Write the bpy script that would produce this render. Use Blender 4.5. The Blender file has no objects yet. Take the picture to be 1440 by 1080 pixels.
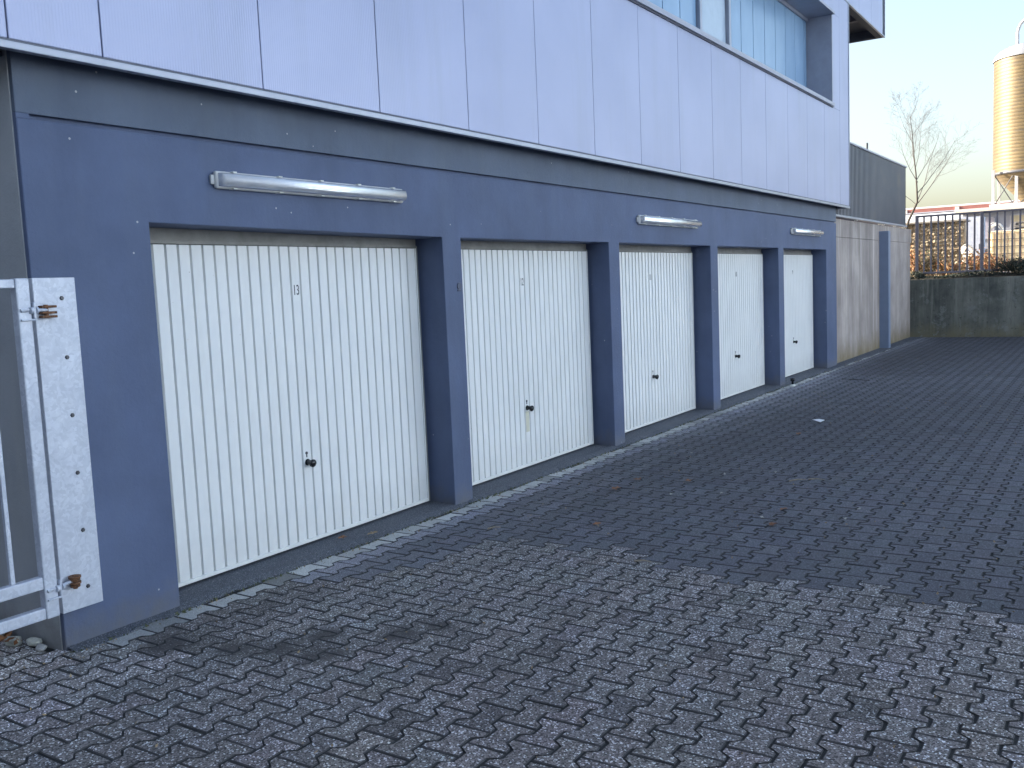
import bpy, bmesh, math, random
from mathutils import Vector, Matrix
R_ = math.radians
sc = bpy.context.scene
col = sc.collection
random.seed(7)

# ------------------------------------------------------------------ camera
cd = bpy.data.cameras.new('camera'); cam = bpy.data.objects.new('camera', cd); col.objects.link(cam)
RX = Vector((0.540, -0.841, -0.043)).normalized()
UX = Vector((0.109, 0.020, 0.994)); UX = (UX - RX * UX.dot(RX)).normalized()
FW = UX.cross(RX).normalized()
cam.matrix_world = Matrix(((RX.x, UX.x, -FW.x, 0.0), (RX.y, UX.y, -FW.y, -4.594), (RX.z, UX.z, -FW.z, 1.741), (0, 0, 0, 1)))
cd.sensor_width = 36; cd.lens = 33.178; cd.clip_start = 0.05; cd.clip_end = 3000
sc.camera = cam
# ------------------------------------------------------------------ sky, sun, exposure
SUN_EL, SUN_ROT = R_(20), R_(-12)
w = bpy.data.worlds.new('World'); sc.world = w; w.use_nodes = True
sky = w.node_tree.nodes.new('ShaderNodeTexSky'); sky.sky_type = 'NISHITA'; sky.sun_disc = False
sky.sun_elevation = SUN_EL; sky.sun_rotation = SUN_ROT; sky.altitude = 200
sky.air_density = 1.0; sky.dust_density = 4.5; sky.ozone_density = 0.2
bg = w.node_tree.nodes['Background']; bg.inputs[1].default_value = 0.12
w.node_tree.links.new(sky.outputs[0], bg.inputs[0])
sl = bpy.data.lights.new('sun', 'SUN'); sl.energy = 4.0; sl.angle = R_(0.5); sl.color = (1.0, 0.90, 0.74)
so = bpy.data.objects.new('sun', sl); col.objects.link(so)
sd = Vector((math.sin(SUN_ROT) * math.cos(SUN_EL), math.cos(SUN_ROT) * math.cos(SUN_EL), math.sin(SUN_EL)))
so.rotation_euler = sd.to_track_quat('Z', 'Y').to_euler(); so.location = sd * 60
sc.view_settings.view_transform = 'Standard'; sc.view_settings.look = 'None'
sc.view_settings.gamma = 1; sc.view_settings.use_curve_mapping = False
sc.view_settings.exposure = 1.85

# ------------------------------------------------------------------ materials
def nodes(name):
    m = bpy.data.materials.new(name); m.use_nodes = True
    nt = m.node_tree
    return m, nt, nt.nodes['Principled BSDF']
def N(nt, t, **k):
    n = nt.nodes.new(t)
    for a, v in k.items():
        if a in n.inputs: n.inputs[a].default_value = v
        else: setattr(n, a, v)
    return n
def L(nt, a, b): nt.links.new(a, b)
def coords(nt, scale=(1, 1, 1)):
    g = N(nt, 'ShaderNodeNewGeometry'); mp = N(nt, 'ShaderNodeMapping'); mp.inputs['Scale'].default_value = scale
    L(nt, g.outputs['Position'], mp.inputs['Vector']); return mp.outputs[0]
def noise(nt, sc_=5, det=6, rough=.6, scale=(1, 1, 1)):
    n = N(nt, 'ShaderNodeTexNoise'); n.inputs['Scale'].default_value = sc_; n.inputs['Detail'].default_value = det
    n.inputs['Roughness'].default_value = rough
    L(nt, coords(nt, scale), n.inputs['Vector']); return n.outputs['Fac']
def ramp(nt, fac, stops, interp='LINEAR'):
    r = N(nt, 'ShaderNodeValToRGB'); cr = r.color_ramp; cr.interpolation = interp
    while len(cr.elements) < len(stops): cr.elements.new(.5)
    for e, (p, c) in zip(cr.elements, stops):
        e.position = p; e.color = (c, c, c, 1) if isinstance(c, (int, float)) else (*c, 1)
    L(nt, fac, r.inputs[0]); return r.outputs[0]
def mix(nt, fac, a, b, mode='MIX'):
    m = N(nt, 'ShaderNodeMix', data_type='RGBA', blend_type=mode)
    for i, v in ((0, fac), (6, a), (7, b)):
        if hasattr(v, 'links'): L(nt, v, m.inputs[i])
        elif i == 0: m.inputs[0].default_value = v
        else: m.inputs[i].default_value = (*v, 1)
    return m.outputs[2]
def bump(nt, bs, h, strength=.3, dist=.01):
    b = N(nt, 'ShaderNodeBump'); b.inputs['Strength'].default_value = strength; b.inputs['Distance'].default_value = dist
    L(nt, h, b.inputs['Height']); L(nt, b.outputs[0], bs.inputs['Normal'])
def simple(name, c, rough=.6, metal=0, var=.12, nsc=6, bmp=0, bsc=60, spec=None, stretch=(1, 1, 1)):
    m, nt, bs = nodes(name)
    f = noise(nt, nsc, 8, .65, stretch)
    d = tuple(x * (1 - var) for x in c); e = tuple(min(1, x * (1 + var)) for x in c)
    L(nt, ramp(nt, f, [(.3, d), (.7, e)]), bs.inputs['Base Color'])
    bs.inputs['Roughness'].default_value = rough; bs.inputs['Metallic'].default_value = metal
    if spec is not None: bs.inputs['Specular IOR Level'].default_value = spec
    if bmp: bump(nt, bs, noise(nt, bsc, 5, .6), bmp, .004)
    return m

def mat_wall(name, c, splash=True):
    m, nt, bs = nodes(name)
    a = mix(nt, ramp(nt, noise(nt, 1.1, 6, .6), [(.35, 0), (.68, 1)]), tuple(x * .84 for x in c), tuple(x * 1.15 for x in c))
    streak = ramp(nt, noise(nt, 3.0, 5, .7, (1, 1, .12)), [(.46, 0), (.72, .42)])
    a = mix(nt, ramp(nt, noise(nt, 2.1, 6, .7, (1, 1, .16)), [(.52, 0), (.78, .5)]), a, tuple(x * .66 for x in c))
    a = mix(nt, streak, a, (c[0] * 1.25, c[1] * 1.2, c[2] * 1.05))
    # small chips where the pale plaster shows
    v = N(nt, 'ShaderNodeTexVoronoi'); v.inputs['Scale'].default_value = 7.5; v.feature = 'F1'
    L(nt, coords(nt), v.inputs['Vector'])
    chip = N(nt, 'ShaderNodeMath', operation='LESS_THAN'); chip.inputs[1].default_value = .048; L(nt, v.outputs['Distance'], chip.inputs[0])
    sel = N(nt, 'ShaderNodeMath', operation='GREATER_THAN'); sel.inputs[1].default_value = .48
    L(nt, noise(nt, .9, 2), sel.inputs[0])
    mu = N(nt, 'ShaderNodeMath', operation='MULTIPLY'); L(nt, chip.outputs[0], mu.inputs[0]); L(nt, sel.outputs[0], mu.inputs[1])
    a = mix(nt, mu.outputs[0], a, (.42, .42, .44))
    if splash:   # splashed dirt close to the paving
        g = N(nt, 'ShaderNodeNewGeometry'); sp = N(nt, 'ShaderNodeSeparateXYZ'); L(nt, g.outputs['Position'], sp.inputs[0])
        ad = N(nt, 'ShaderNodeMath', operation='MULTIPLY_ADD'); ad.inputs[1].default_value = .35; L(nt, noise(nt, 9, 6), ad.inputs[0]); L(nt, sp.outputs[2], ad.inputs[2])
        a = mix(nt, ramp(nt, ad.outputs[0], [(.12, .65), (.32, 0)]), a, (.13, .125, .12))
    L(nt, a, bs.inputs['Base Color']); bs.inputs['Roughness'].default_value = .62
    bs.inputs['Specular IOR Level'].default_value = .35
    bump(nt, bs, noise(nt, 26, 9, .75), .45, .010)
    return m

M = {}
M['wall'] = mat_wall('wall_paint', (.090, .118, .208))
M['wall_top'] = mat_wall('wall_paint_shade_tint', (.105, .132, .192), False)  # same wall paint, greyed to carry the shading under the overhang
M['side'] = mat_wall('side_wall_paint', (.36, .37, .39))
M['soffit'] = simple('soffit', (.06, .07, .09), .7)
# metal cladding with fine ribs
m, nt, bs = nodes('cladding_metal')
f = ramp(nt, noise(nt, .8, 4, .5), [(.3, (.335, .36, .51)), (.7, (.39, .415, .575))])
f = mix(nt, ramp(nt, noise(nt, 2.2, 6, .7, (1, 1, .07)), [(.5, 0), (.8, .35)]), f, (.27, .29, .34))
L(nt, f, bs.inputs['Base Color']); bs.inputs['Metallic'].default_value = .25; bs.inputs['Roughness'].default_value = .42
wv = N(nt, 'ShaderNodeTexWave'); wv.wave_type = 'BANDS'; wv.bands_direction = 'X'; wv.inputs['Scale'].default_value = 3.14159 / .36 * 2
L(nt, coords(nt), wv.inputs['Vector']); bump(nt, bs, wv.outputs['Fac'], .22, .004)
M['clad'] = m
M['trim'] = simple('trim_metal', (.33, .35, .42), .35, .3, .08)
M['trim_dark'] = simple('trim_dark_metal', (.10, .11, .14), .5, .3, .08)
M['frame'] = simple('window_frame_metal', (.34, .35, .42), .45, .2, .08)
# channel glass: pale, cloudy
m, nt, bs = nodes('channel_glass')
L(nt, ramp(nt, noise(nt, 1.2, 4, .6, (1, 1, .4)), [(.3, (.20, .33, .50)), (.7, (.28, .42, .60))]), bs.inputs['Base Color'])
bs.inputs['Roughness'].default_value = .25; bs.inputs['IOR'].default_value = 1.5; bs.inputs['Coat Weight'].default_value = .1
bump(nt, bs, noise(nt, 9, 4, .6, (1, 1, .25)), .12, .01)
M['glass'] = m
M['glass_white'] = simple('frosted_glass', (.42, .50, .60), .12, 0, .05)
# garage door enamel: cream white, chalky, dirt low down
m, nt, bs = nodes('door_enamel')
a = mix(nt, ramp(nt, noise(nt, 1.6, 6, .6), [(.3, 0), (.7, 1)]), (.74, .745, .745), (.80, .80, .795))
a = mix(nt, ramp(nt, noise(nt, 7, 8, .75, (1, 1, .12)), [(.52, 0), (.78, .22)]), a, (.56, .54, .47))
v = N(nt, 'ShaderNodeTexVoronoi'); v.inputs['Scale'].default_value = 9; L(nt, coords(nt), v.inputs['Vector'])
sp_ = N(nt, 'ShaderNodeMath', operation='LESS_THAN'); sp_.inputs[1].default_value = .035; L(nt, v.outputs['Distance'], sp_.inputs[0])
mm = N(nt, 'ShaderNodeMath', operation='MULTIPLY'); L(nt, sp_.outputs[0], mm.inputs[0]); L(nt, ramp(nt, noise(nt, 1.3, 2), [(.5, 0), (.56, .6)]), mm.inputs[1])
a = mix(nt, mm.outputs[0], a, (.40, .36, .29))
g = N(nt, 'ShaderNodeNewGeometry'); sp = N(nt, 'ShaderNodeSeparateXYZ'); L(nt, g.outputs['Position'], sp.inputs[0])
ad = N(nt, 'ShaderNodeMath', operation='MULTIPLY_ADD'); ad.inputs[1].default_value = .5; L(nt, noise(nt, 6, 7, .7), ad.inputs[0]); L(nt, sp.outputs[2], ad.inputs[2])
a = mix(nt, ramp(nt, ad.outputs[0], [(.2, .35), (.6, 0)]), a, (.50, .49, .47))
L(nt, a, bs.inputs['Base Color']); bs.inputs['Roughness'].default_value = .48; bs.inputs['Specular IOR Level'].default_value = .4
bump(nt, bs, noise(nt, 4, 4, .5, (1, 1, .3)), .10, .01)
M['door'] = m
M['door_groove'] = simple('door_groove_dark', (.40, .395, .37), .6, 0, .25, 4)  # groove floors in a darker grey than the door face
M['door_frame'] = simple('door_frame_paint', (.24, .235, .225), .6, 0, .2, 9)
M['rail'] = simple('door_rail_paint', (.72, .72, .70), .45, 0, .08)
M['gasket'] = simple('rubber_gasket', (.02, .02, .022), .8)
M['black'] = simple('black_plastic', (.012, .012, .014), .22, 0, .05)
M['ink'] = simple('number_ink', (.03, .035, .05), .6, 0, .05)
M['beige'] = simple('beige_touch_up_paint', (.62, .60, .48), .6, 0, .06)
M['lock'] = simple('lock_metal', (.09, .09, .10), .4, .6)
# lamp plastics
M['lamp_tray'] = simple('lamp_tray_plastic', (.62, .61, .60), .45, 0, .08)
m, nt, bs = nodes('lamp_diffuser')
L(nt, ramp(nt, noise(nt, 5, 5, .6, (1, 1, 3)), [(.3, (.62, .63, .68)), (.7, (.80, .81, .86))]), bs.inputs['Base Color'])
bs.inputs['Roughness'].default_value = .16; bs.inputs['Transmission Weight'].default_value = .62; bs.inputs['Coat Weight'].default_value = .4
wv = N(nt, 'ShaderNodeTexWave'); wv.bands_direction = 'Z'; wv.inputs['Scale'].default_value = 40; L(nt, coords(nt), wv.inputs['Vector']); bump(nt, bs, wv.outputs['Fac'], .25, .003)
M['diffuser'] = m
M['clip'] = simple('clip_plastic', (.75, .74, .70), .35)
# galvanised steel
m, nt, bs = nodes('galvanised_steel')
v = N(nt, 'ShaderNodeTexVoronoi'); v.inputs['Scale'].default_value = 55; v.inputs['Randomness'].default_value = 1
wn = N(nt, 'ShaderNodeTexNoise'); wn.inputs['Scale'].default_value = 14; L(nt, coords(nt), wn.inputs['Vector'])
vm = N(nt, 'ShaderNodeVectorMath', operation='MULTIPLY_ADD'); vm.inputs[1].default_value = (.12, .12, .12)
L(nt, wn.outputs['Color'], vm.inputs[0]); L(nt, coords(nt), vm.inputs[2]); L(nt, vm.outputs[0], v.inputs['Vector'])
sp = N(nt, 'ShaderNodeSeparateColor'); L(nt, v.outputs['Color'], sp.inputs[0])
a = ramp(nt, sp.outputs[0], [(.1, (.50, .53, .61)), (.9, (.62, .65, .73))])
a = mix(nt, ramp(nt, noise(nt, 7, 8, .7), [(.35, 0), (.72, .7)]), a, (.42, .45, .53))
a = mix(nt, ramp(nt, noise(nt, 30, 8, .75), [(.60, 0), (.72, .6)]), a, (.78, .80, .86))
L(nt, a, bs.inputs['Base Color']); bs.inputs['Metallic'].default_value = .25
L(nt, ramp(nt, noise(nt, 18, 6), [(.3, .35), (.7, .62)]), bs.inputs['Roughness'])
bump(nt, bs, noise(nt, 45, 6, .6), .15, .004)
M['galv'] = m
m, nt, bs = nodes('rust')
L(nt, ramp(nt, noise(nt, 60, 8, .7), [(.35, (.055, .03, .022)), (.55, (.19, .085, .04)), (.7, (.34, .24, .17))]), bs.inputs['Base Color'])
bs.inputs['Roughness'].default_value = .85; bump(nt, bs, noise(nt, 120, 5), .5, .003)
M['rust'] = m
m, nt, bs = nodes('rust_streak')
bs.inputs['Roughness'].default_value = .8
L(nt, ramp(nt, noise(nt, 55, 8, .7, (1, 1, .25)), [(.35, (.46, .42, .40)), (.7, (.55, .57, .63))]), bs.inputs['Base Color'])
M['rust_streak'] = m
# concretes
def concrete(name, c1, c2, moss, mlow, mhigh, top=None, spots=False):
    m, nt, bs = nodes(name)
    a = mix(nt, ramp(nt, noise(nt, 1.3, 8, .65), [(.3, 0), (.7, 1)]), c1, c2)
    a = mix(nt, ramp(nt, noise(nt, 1.7, 7, .7, (1, 1, .06)), [(.40, .0), (.60, .7)]), a, tuple(x * .55 for x in c1))
    a = mix(nt, ramp(nt, noise(nt, 3.4, 7, .7, (1, 1, .05)), [(.52, .0), (.70, .6)]), a, tuple(min(1, x * 1.5) for x in c2))
    g = N(nt, 'ShaderNodeNewGeometry'); sp = N(nt, 'ShaderNodeSeparateXYZ'); L(nt, g.outputs['Position'], sp.inputs[0])
    ad = N(nt, 'ShaderNodeMath', operation='MULTIPLY_ADD'); ad.inputs[1].default_value = 1.1; L(nt, noise(nt, 3, 8, .75, (1, 1, .5)), ad.inputs[0]); L(nt, sp.outputs[2], ad.inputs[2])
    a = mix(nt, ramp(nt, ad.outputs[0], [(mlow, .85), (mhigh, 0)]), a, moss)
    if top:
        a = mix(nt, ramp(nt, ad.outputs[0], [(top[0], 0), (top[1], .85)]), a, top[2])
    if spots:
        a = mix(nt, ramp(nt, noise(nt, 1.9, 9, .8), [(.54, 0), (.60, .65)]), a, (.24, .25, .24))
        a = mix(nt, ramp(nt, noise(nt, 14, 6, .8), [(.58, 0), (.64, .6)]), a, (.025, .03, .03))
    L(nt, a, bs.inputs['Base Color']); bs.inputs['Roughness'].default_value = .9; bs.inputs['Specular IOR Level'].default_value = .2
    hb = noise(nt, 55, 8, .7)
    bump(nt, bs, hb, .5, .01)
    return m
M['conc'] = concrete('concrete_pale', (.33, .285, .265), (.56, .49, .455), (.20, .16, .09), .5, 1.1, (3.0, 3.5, (.17, .155, .145)))
M['conc_dark'] = concrete('concrete_mossy', (.075, .085, .08), (.27, .27, .235), (.19, .17, .11), .5, .9, (1.35, 1.9, (.04, .06, .028)), spots=True)
def aggregate(name, c, spread, speck, amount, bsc=220, bst=.5, low=None, stained=None):
    m, nt, bs = nodes(name)
    v = N(nt, 'ShaderNodeTexVoronoi'); v.inputs['Scale'].default_value = bsc; L(nt, coords(nt), v.inputs['Vector'])
    sp = N(nt, 'ShaderNodeSeparateColor'); L(nt, v.outputs['Color'], sp.inputs[0])
    a = ramp(nt, sp.outputs[0], [(0, tuple(x * (1 - spread) for x in c)), (1, tuple(x * (1 + spread) for x in c))])
    th = N(nt, 'ShaderNodeMath', operation='GREATER_THAN'); th.inputs[1].default_value = 1 - amount; L(nt, sp.outputs[1], th.inputs[0])
    a = mix(nt, th.outputs[0], a, speck)
    at = N(nt, 'ShaderNodeVertexColor', layer_name='tone')
    a = mix(nt, 1.0, a, at.outputs[0], 'MULTIPLY')
    a = mix(nt, ramp(nt, noise(nt, 1.1, 8, .75), [(.50, 0), (.80, .38)]), a, low or tuple(x * .5 for x in c))
    # oil and tyre stains of the yard, soft-edged spots of their own
    if stained:
        for (sx, sy, sr) in stained:
            g = N(nt, 'ShaderNodeNewGeometry'); vd = N(nt, 'ShaderNodeVectorMath', operation='DISTANCE'); vd.inputs[1].default_value = (sx, sy, -.05)
            L(nt, g.outputs['Position'], vd.inputs[0])
            q = N(nt, 'ShaderNodeMath', operation='MULTIPLY_ADD'); q.inputs[1].default_value = sr * 1.6; L(nt, noise(nt, 9, 7, .7), q.inputs[0]); L(nt, vd.outputs['Value'], q.inputs[2])
            a = mix(nt, ramp(nt, q.outputs[0], [(sr * 1.25, .8), (sr * 2.0, 0)]), a, tuple(x * .32 for x in c))
    L(nt, a, bs.inputs['Base Color']); bs.inputs['Roughness'].default_value = .8; bs.inputs['Specular IOR Level'].default_value = .35
    bump(nt, bs, v.outputs['Distance'], bst, .004)
    return m
M['stone_a'] = aggregate('paving_exposed_aggregate', (.165, .151, .148), .75, (.72, .72, .74), .085, 150, .8, None, [(3.142, -.783, .12), (3.26, -1.0, .12), (3.27, -1.26, .13), (3.68, -1.44, .12), (3.02, -.42, .16), (3.87, -1.57, .10), (3.5, -1.08, .10)])
M['stone_b'] = aggregate('paving_dark_smooth', (.092, .092, .106), .50, (.24, .25, .28), .05, 220, .4)
M['stone_c'] = aggregate('paving_pale', (.40, .40, .39), .3, (.60, .61, .61), .04, 260, .3, (.12, .125, .12))
M['stone_edge'] = simple('paving_dirty_edge', (.062, .060, .062), .9, 0, .5, 25)
M['sill'] = aggregate('sill_dark_mortar', (.085, .092, .11), .45, (.28, .29, .32), .08, 260, .5)
m, nt, bs = nodes('joint_sand')
L(nt, ramp(nt, noise(nt, 30, 9, .75), [(.35, (.014, .015, .017)), (.6, (.028, .029, .029)), (.75, (.050, .052, .036))]), bs.inputs['Base Color'])
bs.inputs['Roughness'].default_value = .95; bump(nt, bs, noise(nt, 90, 8, .7), .8, .01); M['sand'] = m
m, nt, bs = nodes('bare_ground')
L(nt, ramp(nt, noise(nt, .6, 9, .7), [(.3, (.07, .065, .05)), (.7, (.14, .12, .08))]), bs.inputs['Base Color'])
bs.inputs['Roughness'].default_value = .95; bump(nt, bs, noise(nt, 12, 9, .7), .8, .05); M['earth'] = m
M['asphalt'] = simple('asphalt', (.05, .05, .052), .9, 0, .3, 40)
M['dirt'] = simple('dark_soil', (.030, .028, .022), .95, 0, .5, 20, .8, 40)

# ------------------------------------------------------------------ mesh helpers
ORI = {}
class MB:
    def __init__(s): s.v = []; s.f = []; s.sm = []
    def add(s, vs, fs, smooth=False):
        o = len(s.v); s.v += [tuple(p) for p in vs]; s.f += [tuple(i + o for i in f) for f in fs]; s.sm += [smooth] * len(fs); return s
    def box(s, x0, x1, y0, y1, z0, z1, bev=0):
        if bev <= 0:
            vs = [(x, y, z) for z in (z0, z1) for y in (y0, y1) for x in (x0, x1)]
            return s.add(vs, [(0, 2, 3, 1), (4, 5, 7, 6), (0, 1, 5, 4), (2, 6, 7, 3), (0, 4, 6, 2), (1, 3, 7, 5)])
        bm = bmesh.new(); bmesh.ops.create_cube(bm, size=1)
        for v in bm.verts: v.co = Vector(((x0 + x1) / 2 + v.co.x * (x1 - x0), (y0 + y1) / 2 + v.co.y * (y1 - y0), (z0 + z1) / 2 + v.co.z * (z1 - z0)))
        bmesh.ops.bevel(bm, geom=bm.edges[:], offset=bev, segments=2, affect='EDGES', profile=.5)
        s.frombm(bm); return s
    def frombm(s, bm, smooth=False):
        bm.verts.index_update()
        s.add([v.co.copy() for v in bm.verts], [[v.index for v in f.verts] for f in bm.faces], smooth); bm.free(); return s
    def tube(s, pts, rad, seg=10, caps=True, smooth=True):
        pts = [Vector(p) for p in pts]; rs = rad if isinstance(rad, (list, tuple)) else [rad] * len(pts)
        rings = []; up = None
        for i, p in enumerate(pts):
            t = (pts[min(i + 1, len(pts) - 1)] - pts[max(i - 1, 0)]).normalized()
            if up is None:
                up = Vector((0, 0, 1)) if abs(t.z) < .9 else Vector((1, 0, 0))
            a = t.cross(up).normalized(); b = a.cross(t).normalized(); up = b
            rings.append([p + (a * math.cos(2 * math.pi * k / seg) + b * math.sin(2 * math.pi * k / seg)) * rs[i] for k in range(seg)])
        vs = [q for r in rings for q in r]; fs = []
        for i in range(len(rings) - 1):
            for k in range(seg):
                k2 = (k + 1) % seg; fs.append((i * seg + k, i * seg + k2, (i + 1) * seg + k2, (i + 1) * seg + k))
        s.add(vs, fs, smooth)
        if caps: s.add(rings[0], [tuple(range(seg))[::-1]]); s.add(rings[-1], [tuple(range(seg))])
        return s
    def lathe(s, c, prof, seg=32, smooth=True):
        c = Vector(c); vs = []; fs = []
        for r, z in prof:
            for k in range(seg):
                a = 2 * math.pi * k / seg; vs.append(c + Vector((r * math.cos(a), r * math.sin(a), z)))
        for i in range(len(prof) - 1):
            for k in range(seg):
                k2 = (k + 1) % seg; fs.append((i * seg + k, i * seg + k2, (i + 1) * seg + k2, (i + 1) * seg + k))
        return s.add(vs, fs, smooth)
    def prism(s, poly, axis, a, b):
        # poly: list of 2-tuples in the two other axes (in xyz order), extruded along axis from a to b
        def P(u, v, t): return {'x': (t, u, v), 'y': (u, t, v), 'z': (u, v, t)}[axis]
        n = len(poly); vs = [P(u, v, a) for u, v in poly] + [P(u, v, b) for u, v in poly]
        fs = [tuple(range(n)), tuple(range(n, 2 * n))[::-1]] + [(i, i + n, (i + 1) % n + n, (i + 1) % n) for i in range(n)]
        bm = bmesh.new(); bv = [bm.verts.new(p) for p in vs]
        for f in fs: bm.faces.new([bv[i] for i in f])
        bmesh.ops.recalc_face_normals(bm, faces=bm.faces[:]); s.frombm(bm); return s
    def build(s, name, mat, parent=None, **tags):
        o0 = ORI[parent.name] if parent else tags.pop('origin', None)
        if o0 is None:
            xs = [p[0] for p in s.v]; ys = [p[1] for p in s.v]; zs = [p[2] for p in s.v]
            o0 = Vector(((min(xs) + max(xs)) / 2, (min(ys) + max(ys)) / 2, min(zs)))
        me = bpy.data.meshes.new(name)
        me.from_pydata([(p[0] - o0[0], p[1] - o0[1], p[2] - o0[2]) for p in s.v], [], s.f)
        for p, q in zip(me.polygons, s.sm): p.use_smooth = q
        for mt in (mat if isinstance(mat, list) else [mat]): me.materials.append(mt)
        me.update()
        o = bpy.data.objects.new(name, me); col.objects.link(o)
        if parent: o.parent = parent
        else: o.location = o0
        ORI[o.name] = Vector(o0)
        for k, v in tags.items(): o[k] = v
        return o
def thing(name, loc, label, category, group=None):
    o = bpy.data.objects.new(name, None); col.objects.link(o); o.location = loc; o.empty_display_size = .2
    ORI[o.name] = Vector(loc); o['label'] = label; o['category'] = category
    if group: o['group'] = group
    return o
def dup(root, loc, **tags):
    r = root.copy(); col.objects.link(r); r.location = loc; ORI[r.name] = Vector(loc)
    for k, v in tags.items(): r[k] = v
    for ch in list(root.children):
        c = ch.copy(); col.objects.link(c); c.parent = r
        for g in list(ch.children):
            d = g.copy(); col.objects.link(d); d.parent = c
    return r
def text_mesh(name, s, x, y, z, h, mat, parent, sx=.62):
    cu = bpy.data.curves.new('number_text', 'FONT'); cu.body = s; cu.size = h * 1.38; cu.align_x = 'CENTER'; cu.extrude = .0008; cu.offset = .0004
    to = bpy.data.objects.new('number_text', cu); col.objects.link(to)
    dg = bpy.context.evaluated_depsgraph_get(); me = bpy.data.meshes.new_from_object(to.evaluated_get(dg))
    bpy.data.objects.remove(to)
    mb = MB(); mb.add([(x + v.co.x * sx, y - v.co.z, z + v.co.y - h / 2) for v in me.vertices], [tuple(p.vertices) for p in me.polygons])
    return mb.build(name, mat, parent)

# ------------------------------------------------------------------ ground and paving
GZ = -.05
b = MB()
b.add([(-600, -600, -.075), (27.5, -600, -.075), (27.5, 600, -.075), (-600, 600, -.075)], [(0, 1, 2, 3)])
b.build('ground', M['asphalt'], kind='structure', origin=(0, 0, -.075))
b = MB(); b.add([(27.55, -600, 1.46), (2500, -600, 1.46), (2500, 600, 1.46), (27.55, 600, 1.46)], [(0, 1, 2, 3)])
b.build('upper_ground', M['earth'], kind='structure', origin=(27.55, 0, 1.46))
b = MB(); nx = 110; ny = 34
def joint_h(x, y): return 0
x0, x1, y0, y1 = -5, 27.4, -9, 5.5
b.add([(x0, y0, GZ - .0050), (x1, y0, GZ - .0050), (x1, y1, GZ - .0050), (x0, y1, GZ - .0050)], [(0, 1, 2, 3)])
b.build('paving_joints', M['sand'], kind='structure', origin=(0, 0, GZ - .013))

PX, PY = .2215, .1506
def bone(gap=.0075):
    L2 = PX / 2 - gap / 2; gy_ = .0105; wd = PY / 2 + .021 - gy_ / 2; wa = PY / 2 - .021 - gy_ / 2
    xs = [-L2, -.0735, -.0435, .0435, .0735, L2]; hs = [wd, wd, wa, wa, wd, wd]
    return [(x, -h) for x, h in zip(xs, hs)] + [(x, h) for x, h in zip(xs[::-1], hs[::-1])]
BN = bone()
stains = [(3.142, -.783, .16), (3.279, -.95, .2), (3.258, -1.224, .22), (3.68, -1.425, .25), (3.03, -.55, .28), (3.87, -1.567, .15), (3.5, -1.05, .15), (4.4, -1.9, .25), (3.6, -2.3, .3)]
rnd = random.Random(3)
pave_v = []; pave_f = []; pave_m = []; pave_c = []
def stone(cx, cy, mat, tone, poly=BN, dz=0, tilt=.005, ch=.0045):
    o = len(pave_v); n = len(poly)
    tx, ty = rnd.gauss(0, tilt), rnd.gauss(0, tilt); z = GZ + rnd.gauss(0, .0008) + dz; rot = rnd.gauss(0, .008)
    c, s = math.cos(rot), math.sin(rot)
    def T(x, y, k, dzz):
        m = max(abs(x), abs(y)); x2, y2 = x * c - y * s, x * s + y * c
        return (cx + x2, cy + y2, z + dzz + tx * x + ty * y)
    def ins(x, y, d):
        return (x - math.copysign(min(d, abs(x)), x), y - math.copysign(min(d, abs(y)), y))
    poly = [(x + rnd.gauss(0, .0011), y + rnd.gauss(0, .0011)) for x, y in poly]
    for x, y in poly: pave_v.append(T(*ins(x, y, ch), 0, 0))
    for x, y in poly: pave_v.append(T(x, y, 0, -.0045))
    for x, y in poly: pave_v.append(T(x, y, 0, -.03))
    fs = [tuple(range(o, o + n))]
    for r in (0, 1):
        for i in range(n):
            j = (i + 1) % n; fs.append((o + r * n + j, o + r * n + i, o + (r + 1) * n + i, o + (r + 1) * n + j))
    pave_f.extend(fs); pave_m.extend([mat] + [4] * n + [3] * n); pave_c.extend([tone] * (3 * n))
def edge_x(y):   # where the older aggregate stones stop and the darker relaid ones begin
    return 5.42 + .10 * math.sin(y * 3.1) - .12 * max(0, -y - 2.4)
k = 0
for row in range(-8, 56):
    cy = -.277 - PY * row
    if cy < -8.6: break
    off = 3.429 + (PX / 2 if row % 2 else 0) - PX * 100
    for i in range(0, 400):
        cx = off + PX * i + PX / 2
        if cx < -4.5 or cx > 27.2: continue
        if row < 0 and cx > (2.80 if row == -1 else 2.68): continue
        if row < 0 and cy > 1.6: continue
        dd = math.hypot(cx, cy + 4.6)
        jit = rnd.gauss(0, .075)
        wear = rnd.random()
        if cx < edge_x(cy) + rnd.choice((0, 0, .05)) and not (cy > -.78 and cx > 4.6 - (cy + .78) * 1.2):
            mat = 0; t = 1.0 + jit * .8
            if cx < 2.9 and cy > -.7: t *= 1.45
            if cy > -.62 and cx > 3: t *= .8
            if wear < .05: t *= .7
        else:
            mat = 1; t = 1.0 + jit * 1.0
            t *= 1 + .25 * math.sin(cx * .55 + cy * .8) * .6
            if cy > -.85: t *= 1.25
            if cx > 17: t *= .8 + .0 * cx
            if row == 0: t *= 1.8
        for sx, sy, sr in stains:
            dd = math.hypot(cx - sx, (cy - sy))
            if dd < sr: t *= .80 + .15 * rnd.random()
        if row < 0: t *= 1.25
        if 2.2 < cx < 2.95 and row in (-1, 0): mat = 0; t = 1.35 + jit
        if mat == 1 and row == 1 and cx > 9: t *= 1.35
        tint = (t * (1 + rnd.gauss(0, .02)), t, t * (1 + rnd.gauss(0, .02)), 1)
        stone(cx, cy, mat, tint, dz=(.002 if row < 0 else 0))
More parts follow.
